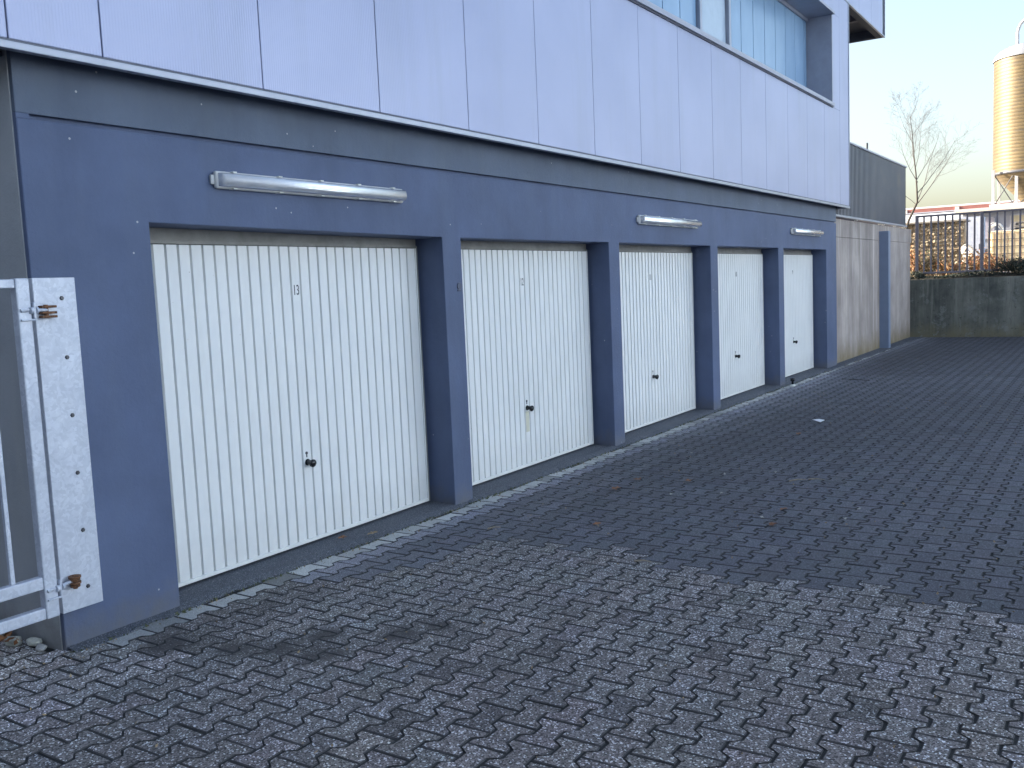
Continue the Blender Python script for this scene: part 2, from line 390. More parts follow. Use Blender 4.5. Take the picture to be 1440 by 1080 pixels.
# pale border stones along the sill: straight at the back, bone edge in front
gap = .0075; L2 = PX / 2 - gap / 2
for i in range(0, 112):
    cx = 3.429 + PX * (i - 3) + PX
    if cx < 2.88: continue
    dz = 0.0
    hs = PY / 2; wd = .021
    front = [(-L2, wd), (-.07, wd), (-.04, -wd), (.04, -wd), (.07, wd), (L2, wd)]
    # centre line y = -.125 ; front edge y ~ -.2
    y_front = -.2017; yb = -.055 + (.02 * math.sin(i * 1.3)) + (-.0 if cx < 14 else -.012 * (cx - 14))
    if cx > 27.1: break
    cyc = (y_front + yb) / 2
    poly = [(x, y_front - cyc + (w_ if w_ > 0 else w_) * -1 + gap / 2) for x, w_ in front] + [(L2, yb - cyc - .003), (-L2, yb - cyc - .003)]
    t = 1.0 + rnd.gauss(0, .12)
    if rnd.random() < .12: t *= .6
    stone(cx, cyc, 2, (t, t * 1.0, t, 1), poly=poly, tilt=.003)
# a few lifted pale slabs at the corner of the building
me = bpy.data.meshes.new('pavement'); me.from_pydata(pave_v, [], pave_f)
for mt in (M['stone_a'], M['stone_b'], M['stone_c'], M['sand'], M['stone_edge']): me.materials.append(mt)
me.polygons.foreach_set('material_index', pave_m)
ca = me.color_attributes.new('tone', 'FLOAT_COLOR', 'POINT')
ca.data.foreach_set('color', [c for t in pave_c for c in t])
me.update(); po = bpy.data.objects.new('pavement', me); col.objects.link(po); po['kind'] = 'structure'
# mortar sill strip in front of the doors, ragged front edge
b = MB(); vs = []; fs = []; xs = [2.71 + .045 * i for i in range(545)]
r2 = random.Random(5)
for i, x in enumerate(xs):
    yf = -.055 + .012 * math.sin(x * 2.3) + r2.gauss(0, .008) + (-.0 if x < 14 else -.011 * (x - 14)) - (.045 * max(0, 1 - abs(x - 3.0) / .6))
    xa = x if x < 18.7 else x
    yb = .40 if x < 18.6 else .16
    vs += [(x, yf, GZ - .012), (x + r2.gauss(0, .003), yf + .012, GZ + .008 + r2.gauss(0, .003)), (x, .02, -.026 if x < 18.6 else GZ + .012), (x, yb, -.018 if x < 18.6 else GZ + .014)]
for i in range(len(xs) - 1):
    for j in range(3): fs.append((4 * i + j, 4 * i + 4 + j, 4 * i + 5 + j, 4 * i + 1 + j))
b.add(vs, fs); sill = b.build('sill_strip', M['sill'], kind='structure')
ca = sill.data.color_attributes.new('tone', 'FLOAT_COLOR', 'POINT'); ca.data.foreach_set('color', [1.0] * 4 * len(vs))

# ------------------------------------------------------------------ the building
bld = thing('commercial_building', (11, 4, 0), 'long blue-grey garage building with five cream doors below pale metal cladding', 'building')
BAYS = [(3.42, 6.150, '13', 2.186, 2.160), (6.403, 9.094, '12', 2.160, 2.166), (9.343, 12.060, '11', 2.167, 2.169), (12.327, 15.022, '10', 2.169, 2.171), (15.297, 17.926, '9', 2.171, 2.173)]
b = MB(); CX0, CX1 = 2.704, 18.658
zt = 2.676
edges = [CX0] + [e for B in BAYS for e in B[:2]] + [CX1]
poly = [(CX0, zt), (CX0, -.06)]
for a, c, _n, za, zc in BAYS: poly += [(a, -.06), (a, za), (c, zc), (c, -.06)]
poly += [(CX1, -.06), (CX1, zt)]
bm = bmesh.new(); fr = [bm.verts.new((u, 0, v)) for u, v in poly]; bk = [bm.verts.new((u, .6, v)) for u, v in poly]; n = len(poly)
ff = bm.faces.new(fr); bm.faces.new(bk[::-1]); es = list(ff.edges)
for i in range(n): bm.faces.new((fr[i], bk[i], bk[(i + 1) % n], fr[(i + 1) % n]))
bmesh.ops.recalc_face_normals(bm, faces=bm.faces[:])
bmesh.ops.bevel(bm, geom=es, offset=.006, segments=2, affect='EDGES', profile=.5)
b = MB(); b.frombm(bm)
b.box(CX0 + .07, CX1 - .002, .035, .6, zt, zt + .026); b.box(CX0, CX0 + .07, 0.001, .6, zt, zt + .026)
wall = b.build('wall', M['wall'], bld)
b = MB(); b.box(CX0, CX1, .002, .6, zt + .026, 3.355, .004); b.build('upper_wall_band', M['wall_top'], bld)
b = MB(); b.box(CX0 + .003, CX0 + .35, .601, 11.5, -.06, 3.05); b.box(CX0 - .006, CX0 + .0028, .03, 11.5, -.06, 3.045, .002); b.build('side_wall', M['side'], bld)
b = MB(); b.box(CX1 - .4, CX1 - .003, .6, 9.4, -.06, 3.05); b.box(CX0 + .35, CX1 - .4, 2.6, 2.8, -.06, 3.05); b.build('inner_wall', M['side'], bld)
# upper storey body (behind the panels) and soffits
YC = -.166
b = MB(); b.box(2.52, 4.9, YC + .03, 9.5, 3.36, 10.0); b.box(-13.9, 2.51, 6.0, 9.5, -.06, 10.0); b.box(4.9, 17.75, .45, 9.5, 3.06, 10.0); b.box(4.9, 17.75, YC + .03, .45, 3.36, 4.70); b.box(4.9, 17.75, YC + .03, .45, 6.335, 10.0)  # second box: body of the unseen wing added to block the sun
b.box(17.75, 18.98, YC + .03, 9.5, 3.36, 10.0); b.build('upper_storey_core', M['soffit'], bld)
b = MB(); b.box(2.53, CX0 - .01, .05, 6.0, 2.975, 3.0); b.box(2.50, 2.518, YC + .03, 6.0, 2.96, 10.0); b.build('soffit', M['soffit'], bld)
# drip trim along the foot of the cladding
b = MB(); b.box(2.495, 19.02, YC - .014, YC + .03, 2.956, 2.992, .003); b.build('drip_trim', M['trim'], bld)
b = MB(); b.box(2.5, 19.0, YC + .004, YC + .03, 2.993, 3.006); b.build('shadow_gap', M['trim_dark'], bld)
# cladding panels
xs = [3.100 + 1.0865 * k for k in range(-4, 17)]
WX0, WX1, WZ0, WZ1 = 5.0, 17.75, 4.72, 6.33
g_ = .0036
def panel(a, c, z0, z1, name='cladding_panel', yo=0):
    bb = MB(); bb.box(a + g_, c - g_, YC + yo, YC + .028, z0, z1, .004); return bb.build(name, M['clad'], bld)
for a, c in zip(xs[:-1], xs[1:]):
    if a > 18.9: break
    if c < 2.6: continue
    if a < 2.6: panel(2.505, 2.605, 3.006, 6.76); a = 2.605
    c2 = min(c, 18.985)
    if c2 - a < .1: break
    if c2 <= WX0 - .6 or a >= WX1: panel(a, c2, 3.006, 6.76)
    elif a < WX0: panel(a, c2, 3.006, 6.76)
    elif c2 <= WX1 + .02 or a < WX1:
        panel(a, c2, 3.006, WZ0 - .02)
        if c2 > WX1:      # the panel that also closes the window's end
            bb = MB(); bb.box(WX1 + .03, c2 - g_, YC, YC + .028, WZ0 - .018, WZ1 + .02, .004); bb.build('cladding_panel', M['clad'], bld)
        panel(a, c2, WZ1 + .02, 6.76)
WXL = [a for a in xs if a >= WX0][0]
b = MB(); b.box(18.985, 19.02, YC - .012, YC + .05, 2.993, 6.76, .003); b.build('corner_trim', M['trim'], bld)
b = MB(); b.box(18.982, 19.012, YC + .052, 9.5, 2.96, 6.76); b.build('end_cladding', M['clad'], bld)
# second upper storey, longer than the one below, with an open soffit at the end
U1 = 22.28
for i in range(0, 24):
    a = 2.505 + 1.0865 * i; c = min(a + 1.0865, U1 - .03)
    if c - a < .2: break
    panel(a, c, 6.79, 10.0, 'upper_cladding_panel')
b = MB(); b.box(2.5, U1, YC - .01, YC + .03, 6.762, 6.789, .002); b.box(U1 - .028, U1, YC - .01, YC + .03, 6.79, 10.0, .002)
b.build('upper_drip_trim', M['trim'], bld)
b = MB(); b.box(18.985, U1 - .01, YC + .035, 9.3, 6.95, 9.98); b.box(U1 - .10, U1 - .01, YC + .03, 9.3, 6.765, 6.95); b.box(19.02, U1 - .1, YC + .03, YC + .16, 6.765, 6.95)
b.box(19.02, U1 - .1, 9.1, 9.3, 6.765, 6.95); b.build('cantilever_soffit', M['soffit'], bld)
b = MB()
for yy in (1.4, 3.2, 5.0, 7.0): b.box(19.03, U1 - .11, yy, yy + .12, 6.80, 6.949)
b.box(20.55, 20.68, YC + .17, 9.09, 6.80, 6.949); b.build('soffit_beam', simple('soffit_beam_paint', (.16, .15, .16), .7), bld)
b = MB(); b.box(2.48, U1, YC - .02, 9.5, 10.002, 10.1); b.box(-14, 2.47, 5.9, 9.5, 10.002, 10.1); b.build('roof', M['trim_dark'], bld)
b = MB(); b.box(-14, 19, 9.501, 9.6, -.06, 10.0); b.build('rear_wall', M['side'], bld)
# front of the unseen wing, added to keep low sun off the paving
b = MB(); b.box(-13.95, CX0 - .01, 5.9, 5.99, -.06, 9.99); b.build('sun_block_wall', M['side'], bld)

# ribbon window with channel glass
win = MB(); x0w = WXL
win.box(x0w, WX1 + .03, YC - .045, .42, WZ0 - .018, WZ0 + .045, .004)          # sill
win.box(x0w, WX1 + .035, YC - .06, .42, WZ1 - .03, WZ1 + .018, .004)           # head
win.box(WX1 - .01, WX1 + .03, YC - .012, .42, WZ0 + .046, WZ1 - .031, .003)    # end jamb
win.box(x0w - .02, x0w + .02, YC - .012, .42, WZ0 + .046, WZ1 - .031, .003)
wi = win.build('window', M['frame'], bld)
b = MB(); b.box(x0w, WX1 + .03, YC - .004, YC + .028, WZ0 - .0195, WZ0 - .0185 + .0); b.box(x0w, WX1 + .03, YC - .020, YC - .0005, WZ0 - .034, WZ0 - .019); b.build('sill_shadow_strip', M['trim_dark'], wi)  # dark strips painting in the shadow line under the window sill
gy = .27
b = MB(); b.box(x0w + .02, WX1 - .011, gy - .03, gy + .05, WZ0 + .046, WZ0 + .085, .003); b.box(x0w + .02, WX1 - .011, gy - .03, gy + .05, WZ1 - .09, WZ1 - .032, .003)
b.build('glazing_rail', M['trim'], wi)
def plank(a, c, mat='glass'):
    bb = MB(); bb.box(a + .011, c - .011, gy, gy + .03, WZ0 + .086, WZ1 - .091, .006); return bb.build('pane', M[mat], wi)
x = 13.66
while x < WX1 - .05:
    plank(x, min(x + .56, WX1 - .012)); x += .56
b = MB()
for xx in (13.58, 12.45):
    b.box(xx - .012, xx + .07, gy - .05, gy + .05, WZ0 + .086, WZ1 - .091, .004)
b.box(12.521, 13.567, gy - .045, gy + .04, WZ0 + .086, WZ0 + .14, .003)
b.build('mullion', M['trim'], wi)
plank(12.53, 13.56, 'glass_white')
x = 12.43
while x > x0w + .3:
    plank(x - .56, x); x -= .56
plank(x0w + .03, x)
b = MB(); b.box(x0w, WX1, gy + .06, gy + .08, WZ0, WZ1); b.build('backing', simple('dim_room', (.05, .07, .09), .8), wi)

# garage doors
def garage_door(x0, x1, num, ztop, idx):
    Y = .245; pl, pr = x0 + .012, x1 - .06; n = max(1, round((pr - pl) / .0915)); p = (pr - pl) / n
    zb, zt_ = .012, 2.083
    prof = []
    for i in range(n):
        a = pl + i * p
        if i == 0: prof.append((a, Y))
        prof += [(a + p - .018, Y), (a + p - .013, Y + .019), (a + p - .005, Y + .019), (a + p, Y)] if i < n - 1 else [(a + p, Y)]
    vs = []; fs = []
    rr = random.Random(idx)
    for k, z in enumerate([zb, .5, 1.0, 1.5, zt_]):
        for (u, v) in prof: vs.append((u, v + (rr.gauss(0, .0005)), z))
    m_ = len(prof)
    for k in range(4):
        for i in range(m_ - 1): fs.append((k * m_ + i, k * m_ + i + 1, (k + 1) * m_ + i + 1, (k + 1) * m_ + i))
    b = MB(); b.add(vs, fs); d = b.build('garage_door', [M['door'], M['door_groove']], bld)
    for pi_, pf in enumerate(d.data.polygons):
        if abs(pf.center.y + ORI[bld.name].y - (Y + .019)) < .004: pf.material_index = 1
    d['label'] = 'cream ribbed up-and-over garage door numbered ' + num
    b = MB(); b.box(x0 - .05, x1 + .05, .275, .33, 2.100, 2.30); b.box(x0 - .05, x1 + .05, .262, .275, 2.088, 2.106, .002)
    b.box(x1 - .045, x1 + .04, .262, .33, -.02, 2.087, .003); b.box(x0 - .05, x0 + .008, .262, .33, -.02, 2.087, .003); b.build('door_frame', M['door_frame'], d)
    b = MB(); b.box(pl, pr, Y - .012, Y + .02, -.006, .017, .003); b.box(pr + .001, pr + .014, Y - .008, Y + .02, -.006, 2.085, .003); b.box(pl - .010, pl - .001, Y - .006, Y + .02, -.006, 2.085, .002)
    b.build('edge_rail', M['rail'], d)
    b = MB(); b.box(pl, pr, Y + .021, Y + .06, -.03, .012); b.box(pl - .02, pr + .03, Y + .04, Y + .06, .0, 2.10); b.build('gasket', M['gasket'], d)
    hx = {'13': 4.797, '12': 7.755, '11': 10.69, '10': 13.63, '9': 16.60}[num]; ri = round((hx - pl - .036) / p); hx = pl + ri * p + p / 2 - .01
    b = MB(); b.tube([(hx, Y + .002, .565), (hx, Y - .006, .565)], [.024, .024], 20); b.tube([(hx, Y - .006, .565), (hx, Y - .042, .565)], [.0135, .0135], 14)
    b.tube([(hx, Y - .006, .565), (hx, Y - .030, .565), (hx, Y - .036, .565), (hx, Y - .046, .562), (hx, Y - .058, .560), (hx, Y - .066, .559), (hx, Y - .070, .558)], [.020, .018, .020, .028, .029, .023, .010], 20)
    b.build('handle', M['black'], d)
    b = MB(); b.tube([(hx - .004, Y + .001, .632), (hx - .004, Y - .005, .632)], [.011, .010], 14); b.box(hx - .008, hx + .000, Y - .004, Y + .001, .602, .622, .001); b.build('lock', M['lock'], d)
    nxp = {'13': 4.782, '12': 7.755, '11': 10.70, '10': 13.70, '9': 16.62}[num]; ri = round((nxp - pl - .036) / p); nxp = pl + ri * p + p / 2 - .01
    text_mesh('number', num, nxp, Y - .0006, 1.786, .072, M['ink'], d, .62)
    if num == '12':
        b = MB(); b.box(hx - .030, hx + .030, Y - .0016, Y - .0002, .33, .53); b.build('touch_up_patch', M['beige'], d)
for i, (a, c, num, z0_, z1_) in enumerate(BAYS): garage_door(a, c, num, z0_, i)
# small key plate on the first pier
b = MB(); b.tube([(6.345, .001, 1.765), (6.345, -.008, 1.765)], [.030, .027], 18); b.box(6.322, 6.368, -.007, .001, 1.722, 1.738, .003); b.build('key_plate', simple('key_plate_paint', (.045, .06, .11), .4), bld)

# ------------------------------------------------------------------ strip lights
def strip_light(loc, label):
    L0 = 1.76; t = thing('strip_light', loc, label, 'light', 'strip lights above the garage doors'); X, Y, Z = loc
    b = MB(); b.box(X - L0 / 2, X + L0 / 2, Y - .035, Y - .003, Z - .052, Z + .052, .012); b.build('tray', M['lamp_tray'], t)
    # rounded diffuser
    pr = []
    for k in range(9):
        a = math.pi * k / 8; pr.append((Y - .036 - .055 * math.sin(a) ** .42, Z + .041 * math.cos(a)))
    b = MB(); n = 9; ends = [X - L0 / 2 + .014, X - L0 / 2 + .03, X + L0 / 2 - .03, X + L0 / 2 - .014]; sc2 = [.75, 1, 1, .75]; vs = []; fs = []
    for e, s_ in zip(ends, sc2):
        for (u, v) in pr: vs.append((e, Y - .036 + (u - (Y - .036)) * s_, Z + (v - Z) * (.96 if s_ < 1 else 1)))
    for r in range(3):
        for k in range(n - 1): fs.append((r * n + k, (r + 1) * n + k, (r + 1) * n + k + 1, r * n + k + 1))
    fs.append(tuple(range(n))); fs.append(tuple(range(3 * n, 4 * n))[::-1])
    b.add(vs, fs, True); b.build('diffuser', M['diffuser'], t)
    b = MB(); b.tube([(X - L0 / 2 + .09, Y - .062, Z + .006), (X + L0 / 2 - .09, Y - .062, Z + .006)], .017, 12); b.build('lamp_tube', simple('lamp_tube_glass', (.85, .85, .85), .3), t)
    for k in range(5):
        cx = X - L0 / 2 + .13 + k * (L0 - .26) / 4
        for s_ in (1, -1):
            b = MB(); b.box(cx - .016, cx + .016, Y - .055, Y - .008, Z + s_ * .0495 - .004, Z + s_ * .0495 + .004, .002); b.build('clip', M['clip'], t)
    b = MB(); b.box(X - L0 / 2 - .026, X - L0 / 2, Y - .02, Y - .003, Z - .028, Z + .028, .005); b.build('end_gland', M['lamp_tray'], t)
    return t
l0 = strip_light((4.765, 0, 2.455), 'long grey-white strip light over the garage door numbered 13, nearest to the gate')
dup(l0, (10.69, 0, 2.43), label='strip light over the third garage door from the gate, the middle one of the three')
dup(l0, (16.57, 0, 2.452), label='strip light over the last garage door, next to the concrete wall')

# ------------------------------------------------------------------ gate and its mounting plate
gp = thing('gate_post', (2.79, -.03, .16), 'galvanised steel hinge plate bolted to the corner of the blue-grey wall', 'gate post')
PXL, PXR, PYF = 2.675, 2.902, -.055
b = MB(); b.box(PXL, PXR, PYF, PYF + .008, .168, 1.886, .002); b.box(PXL, PXL + .008, PYF + .008, .03, .168, 1.886, .002); b.box(PXR - .008, PXR, PYF + .008, -.001, .168, 1.886, .002)
b.build('plate', M['galv'], gp)
for z in (1.782, 1.480, 1.180, .879, .575, .274):
    b = MB(); b.tube([(2.822, PYF - .001, z), (2.822, PYF - .008, z)], [.0125, .009], 6); b.build('bolt', M['lock'], gp)
b = MB()     # upper hinge: lugs lying flat
for z in (1.712, 1.742, 1.692): b.box(2.692, 2.772, PYF - .034, PYF, z - .006, z + .006, .002)
b.tube([(2.72, PYF - .022, 1.685), (2.72, PYF - .022, 1.752)], .011, 12)
b.build('upper_hinge', M['rust'], gp)
b = MB()     # lower hinge: stacked washers round a pin
for z, r_ in ((.352, .031), (.338, .026), (.322, .030), (.305, .024)): b.tube([(2.735, PYF - .03, z - .005), (2.735, PYF - .03, z + .005)], [r_, r_], 20)
b.tube([(2.735, PYF - .03, .29), (2.735, PYF - .03, .362)], .012, 12); b.build('lower_hinge', M['rust'], gp)

gt = thing('gate', (0.4, -.09, .19), 'galvanised steel bar gate leaf hung beside the corner of the building', 'gate')
gy0, gy1 = -.125, -.07; GL = -1.6
def rail(z0, z1): return MB().box(GL, 2.548, gy0 + .004, gy1 - .004, z0, z1, .006)
b = MB(); b.box(2.549, 2.618, gy0, gy1, .19, 1.884, .007); b.build('stile', M['galv'], gt)
b = MB(); b.box(GL - .07, GL - .001, gy0, gy1, .19, 1.884, .007); b.build('stile', M['galv'], gt)
for a, c in ((1.836, 1.880), (.345, .408), (.192, .25)): rail(a, c).build('rail', M['galv'], gt)
x = 2.405
while x > GL + .06:
    b = MB(); b.box(x - .011, x + .011, gy0 + .014, gy1 - .018, .409, 1.835, .003); b.build('bar', M['galv'], gt); x -= .125
for z in (1.726, .332):
    b = MB(); b.box(2.622, 2.634, gy0 - .012, gy1 + .004, z - .040, z + .040, .004); b.box(2.556, 2.634, gy0 - .014, gy0 - .002, z - .050, z - .040, .003)
    b.box(2.556, 2.60, gy0 - .014, gy0 - .002, z + .0, z + .010, .003)
    br = b.build('hinge_bracket', M['galv'], gt)
    b = MB(); b.tube([(2.56, gy0 - .006, z), (2.72, PYF - .026, z)], .0085, 10); b.tube([(2.604, gy0 - .004, z), (2.620, gy0 - .001, z)], .018, 6); b.tube([(2.637, gy0 + .004, z), (2.650, gy0 + .008, z)], .018, 6)
    b.build('eye_bolt', M['galv'], br)
b = MB(); b.box(GL - .16, GL - .08, -.13, -.05, -.06, 2.0, .006); b.build('gate_stop_post', M['galv'], label='galvanised square post at the far end of the gate leaf', category='gate post')

# ------------------------------------------------------------------ concrete flank wall, enclosure, steel box
b = MB()
b.box(18.662, 26.745, .10, .5, -.1, 2.43, .006); b.box(18.662, 26.9, .103, .5, 2.434, 2.79, .010)
cw = b.build('concrete_wall', M['conc'], label='tall pale streaked concrete wall beyond the last garage door', category='wall')
b = MB(); b.box(22.96, 23.18, -.10, .104, -.045, 2.64, .004); b.build('steel_duct', simple('steel_duct_paint', (.20, .25, .36), .5, .1, .06), label='tall blue-grey steel box duct fixed upright on the concrete wall', category='duct')
me_t = thing('metal_enclosure', (22.3, 2, 2.85), 'dark corrugated metal enclosure standing on top of the concrete wall', 'enclosure')
m, nt, bs = nodes('corrugated_metal')
a = ramp(nt, noise(nt, .55, 5, .6), [(.3, (.13, .145, .19)), (.7, (.21, .22, .26))])
a = mix(nt, ramp(nt, noise(nt, 1.1, 5, .6), [(.55, 0), (.75, .35)]), a, (.30, .25, .17))
L(nt, a, bs.inputs['Base Color']); bs.inputs['Metallic'].default_value = .4; bs.inputs['Roughness'].default_value = .4; M['corr'] = m
b = MB(); p = .115; xx = 18.72; prof = []
while xx < 25.85:
    prof += [(xx, .06), (xx + .050, .06), (xx + .054, .165), (xx + .108, .165)]; xx += p
vs = [(u, v, z) for z in (2.86, 4.30) for u, v in prof]; n = len(prof)
b.add(vs, [(i, i + 1, n + i + 1, n + i) for i in range(n - 1)])
b.box(25.86, 25.9, .06, 4.4, 2.86, 4.30); b.box(18.72, 25.85, 4.36, 4.4, 2.86, 4.30)
b.build('corrugated_sheet', M['corr'], me_t)
b = MB(); b.box(18.70, 25.93, .03, .13, 2.815, 2.858, .004); b.box(25.88, 25.93, .13, 4.4, 2.815, 2.858, .004); b.build('base_rail', M['trim'], me_t)
b = MB(); b.box(19.02, 25.93, .035, .13, 4.302, 4.34, .004); b.box(25.85, 25.93, .13, 4.4, 4.302, 4.34, .004); b.build('top_trim', M['frame'], me_t)
b = MB()
for xx in (20.6, 22.9, 23.3, 24.6, 25.7): b.box(xx - .03, xx + .03, .05, .11, 2.79, 2.816)
b.build('bracket', M['clip'], me_t)
b = MB(); b.tube([(24.1, .6, 2.7), (24.1, .6, 4.80)], .022, 8); b.build('vent_pipe', M['trim_dark'], label='thin dark vent pipe rising above the corrugated enclosure', category='pipe')

# ------------------------------------------------------------------ retaining wall, fence
b = MB()
b.box(26.75, 27.12, -14, .6, -.1, 1.462, .01); b.build('retaining_wall', M['conc_dark'], label='low dark mossy concrete retaining wall closing the yard below the fence', category='wall')
b = MB(); vs = []; fs = []; r3 = random.Random(9); nyy = 300
for j in range(nyy):
    y = .3 - j * .048
    for i, x in enumerate((26.98, 27.1, 27.3, 27.6, 28.0)):
        z = 1.470 + (.05 * r3.random() + .09 * (.5 + .5 * math.sin(y * 2.1)) * r3.random() if 0 < i < 4 else 0)
        vs.append((x, y, z))
for j in range(nyy - 1):
    for i in range(4): fs.append((5 * j + i, 5 * j + i + 1, 5 * j + 5 + i + 1, 5 * j + 5 + i))
b.add(vs, fs); b.build('soil_verge', M['dirt'], kind='structure')
fn = thing('railing_fence', (27.4, -5, 1.5), 'dark steel bar railing on top of the mossy retaining wall', 'fence')
M['fence'] = simple('fence_paint', (.045, .052, .085), .5, .2, .1)
FX = 27.4; yy = .045; k = 0
while yy > -10:
    if k % 9 == 0: b = MB(); b.box(FX - .035, FX + .035, yy - .04, yy + .04, 1.46, 3.16, .004); b.build('post', M['fence'], fn)
    else: b = MB(); b.box(FX - .016, FX + .016, yy - .022, yy + .022, 1.66, 3.11, .003); b.build('bar', M['fence'], fn)
    yy -= .1745; k += 1
b = MB(); b.box(FX - .022, FX + .022, -10, .0, 3.111, 3.16, .003); b.build('top_rail', M['fence'], fn)
b = MB(); b.box(FX - .022, FX + .022, -10, .0, 1.60, 1.659, .003); b.build('bottom_rail', M['fence'], fn)

# ------------------------------------------------------------------ foliage helpers
def leafmat(name, c1, c2):
    m, nt, bs = nodes(name)
    L(nt, ramp(nt, noise(nt, 9, 4, .7), [(.35, c1), (.65, c2)]), bs.inputs['Base Color']); bs.inputs['Roughness'].default_value = .7
    bs.inputs['Subsurface Weight'].default_value = 0; return m
M['lf_tan'] = leafmat('dry_leaf_tan', (.22, .15, .08), (.42, .31, .18))
M['lf_orange'] = leafmat('orange_leaf', (.34, .12, .06), (.38, .21, .11))
M['lf_dark'] = leafmat('ivy_leaf', (.014, .022, .020), (.035, .05, .035))
M['lf_green'] = leafmat('dull_green_leaf', (.05, .07, .03), (.12, .12, .05))
M['twig'] = simple('twig_bark', (.06, .05, .045), .85, 0, .3, 30)
M['stick'] = simple('pale_dry_stick', (.33, .27, .20), .8, 0, .3, 30)
def leaf(b, p, s, r):
    n = Vector((r.gauss(0, 1), r.gauss(0, 1), r.gauss(0, 1))).normalized(); a = n.orthogonal().normalized(); c = n.cross(a)
    th = r.random() * 6.28; u = a * math.cos(th) + c * math.sin(th); v = n.cross(u)
    b.add([p - u * s, p + v * s * .45 + n * s * .1, p + u * s, p - v * s * .45 + n * s * .1], [(0, 1, 2, 3)])
def shrub(x, y, z, rx, h, nl, mats, label, seed, ls=.045, name='dry_shrub', group=None, fill=.5):
    r = random.Random(seed); t = thing(name, (x, y, z), label, 'shrub', group)
    b = MB(); tips = []
    for i in range(14):
        a = r.random() * 6.28; l = h * (.6 + .4 * r.random()); e = Vector((x + math.cos(a) * rx * r.random(), y + math.sin(a) * rx * r.random() * 1.1, z + l))
        mid = Vector((x, y, z)).lerp(e, .5) + Vector((r.gauss(0, .06), r.gauss(0, .06), .05)); b.tube([(x + r.gauss(0, .03), y + r.gauss(0, .03), z - .03), mid, e], [.012, .008, .004], 5); tips += [mid, e, mid.lerp(e, .5)]
    b.build('stem', M['stick'], t)
    for j, mt in enumerate(mats):
        b = MB()
        for i in range(nl // len(mats)):
            p = r.choice(tips) + Vector((r.gauss(0, rx * .28), r.gauss(0, rx * .28), r.gauss(0, h * .16))); p.z = max(p.z, z + .02)
            leaf(b, p, ls * (.6 + .8 * r.random()), r)
        b.build('foliage', mt, t)
    return t
shrub(28.6, -1.62, 1.46, .32, .55, 700, [M['lf_orange'], M['lf_tan']], 'orange-leaved dry shrub behind the fence just left of the caged tank', 21)
shrub(28.8, -1.15, 1.46, .34, .62, 700, [M['lf_orange'], M['lf_tan'], M['lf_tan']], 'orange and tan shrub between the stone basket and the caged tank', 22)
shrub(28.5, -.55, 1.46, .30, .42, 600, [M['lf_orange'], M['lf_tan'], M['lf_tan']], 'low orange-tipped shrub in front of the stone basket', 23)
shrub(28.7, -.05, 1.46, .30, .60, 700, [M['lf_tan'], M['lf_tan'], M['lf_green']], 'tan dry shrub at the left end of the fence, in front of the stone basket', 24)
shrub(28.4, .25, 1.46, .18, .75, 500, [M['lf_orange'], M['lf_tan']], 'narrow rusty shrub squeezed between the concrete wall and the fence end', 25)
shrub(27.25, -2.35, 1.47, .40, .38, 2200, [M['lf_dark']], 'dark ivy clump hanging over the retaining wall at the right', 26, .03, 'ivy_clump')
shrub(27.25, -3.3, 1.47, .45, .42, 1600, [M['lf_dark']], 'dark ivy clump on the retaining wall further along the fence', 27, .035, 'ivy_clump')
shrub(27.2, .0, 1.47, .16, .18, 500, [M['lf_dark']], 'small dark ivy tuft at the foot of the end fence post', 28, .028, 'ivy_clump')
# creeping ground cover along the wall head
b = MB(); r = random.Random(31)
for i in range(5200):
    y = .15 - 6.2 * r.random(); leaf(b, Vector((27.02 + .55 * r.random(), y, 1.49 + .09 * r.random() * (1 + .6 * math.sin(y * 3.3)))), .026 * (.6 + r.random()), r)
b.build('ground_cover', M['lf_dark'], kind='stuff', label='dark creeping plants along the head of the retaining wall', category='ground cover')

# ------------------------------------------------------------------ bare birch
tr = thing('bare_tree', (30.5, 1.15, 1.46), 'small leafless birch with fine bare twigs behind the corrugated enclosure', 'tree')
b = MB(); bt = MB(); r = random.Random(12)
def branch(p, d, ln, rad, lvl, mb):
    pts = [p.copy()]; rs = [rad]; q = p.copy(); dd = d.copy(); n = 6 if lvl < 2 else 4
    for i in range(n):
        w_ = .03 if lvl == 0 else .09; dd = (dd + Vector((r.gauss(0, w_), r.gauss(0, w_), .07 + r.gauss(0, .04)))).normalized(); q = q + dd * ln / n; pts.append(q.copy()); rs.append(rad * (1 - .75 * (i + 1) / n))
    (b if lvl < 1 else bt).tube(pts, rs, 6 if lvl < 2 else 3, caps=False)
    if lvl >= 4: return
    nb = (9, 7, 5, 4)[lvl]
    for i in range(nb):
        t_ = .25 + .75 * (i + r.random() * .8) / nb; k_ = min(int(t_ * n), n - 1); pp = pts[k_].lerp(pts[k_ + 1], t_ * n - k_)
        ax = dd.orthogonal().normalized(); ax.rotate(Matrix.Rotation(r.random() * 6.28, 3, dd)); nd = (dd + ax * (.75 + .3 * r.random())).normalized()
        branch(pp, nd, ln * (.42 + .18 * r.random()) * (1.15 - .45 * t_), max(rs[k_] * .5, .0019), lvl + 1, mb)
b.tube([(30.5, 1.15, 1.44), (30.5, 1.02, 2.3), (30.5, .80, 3.2), (30.5, .56, 3.72)], [.06, .045, .035, .030], 8)
branch(Vector((30.5, .56, 3.70)), Vector((.05, .03, 1)).normalized(), 2.6, .026, 0, b)
branch(Vector((30.5, .54, 3.70)), Vector((-.1, -.72, .8)).normalized(), 1.9, .015, 1, b)
branch(Vector((30.5, .55, 4.0)), Vector((.1, -.62, .8)).normalized(), 1.9, .014, 1, b)
branch(Vector((30.5, .55, 4.3)), Vector((-.3, .45, .8)).normalized(), 1.3, .012, 1, b)
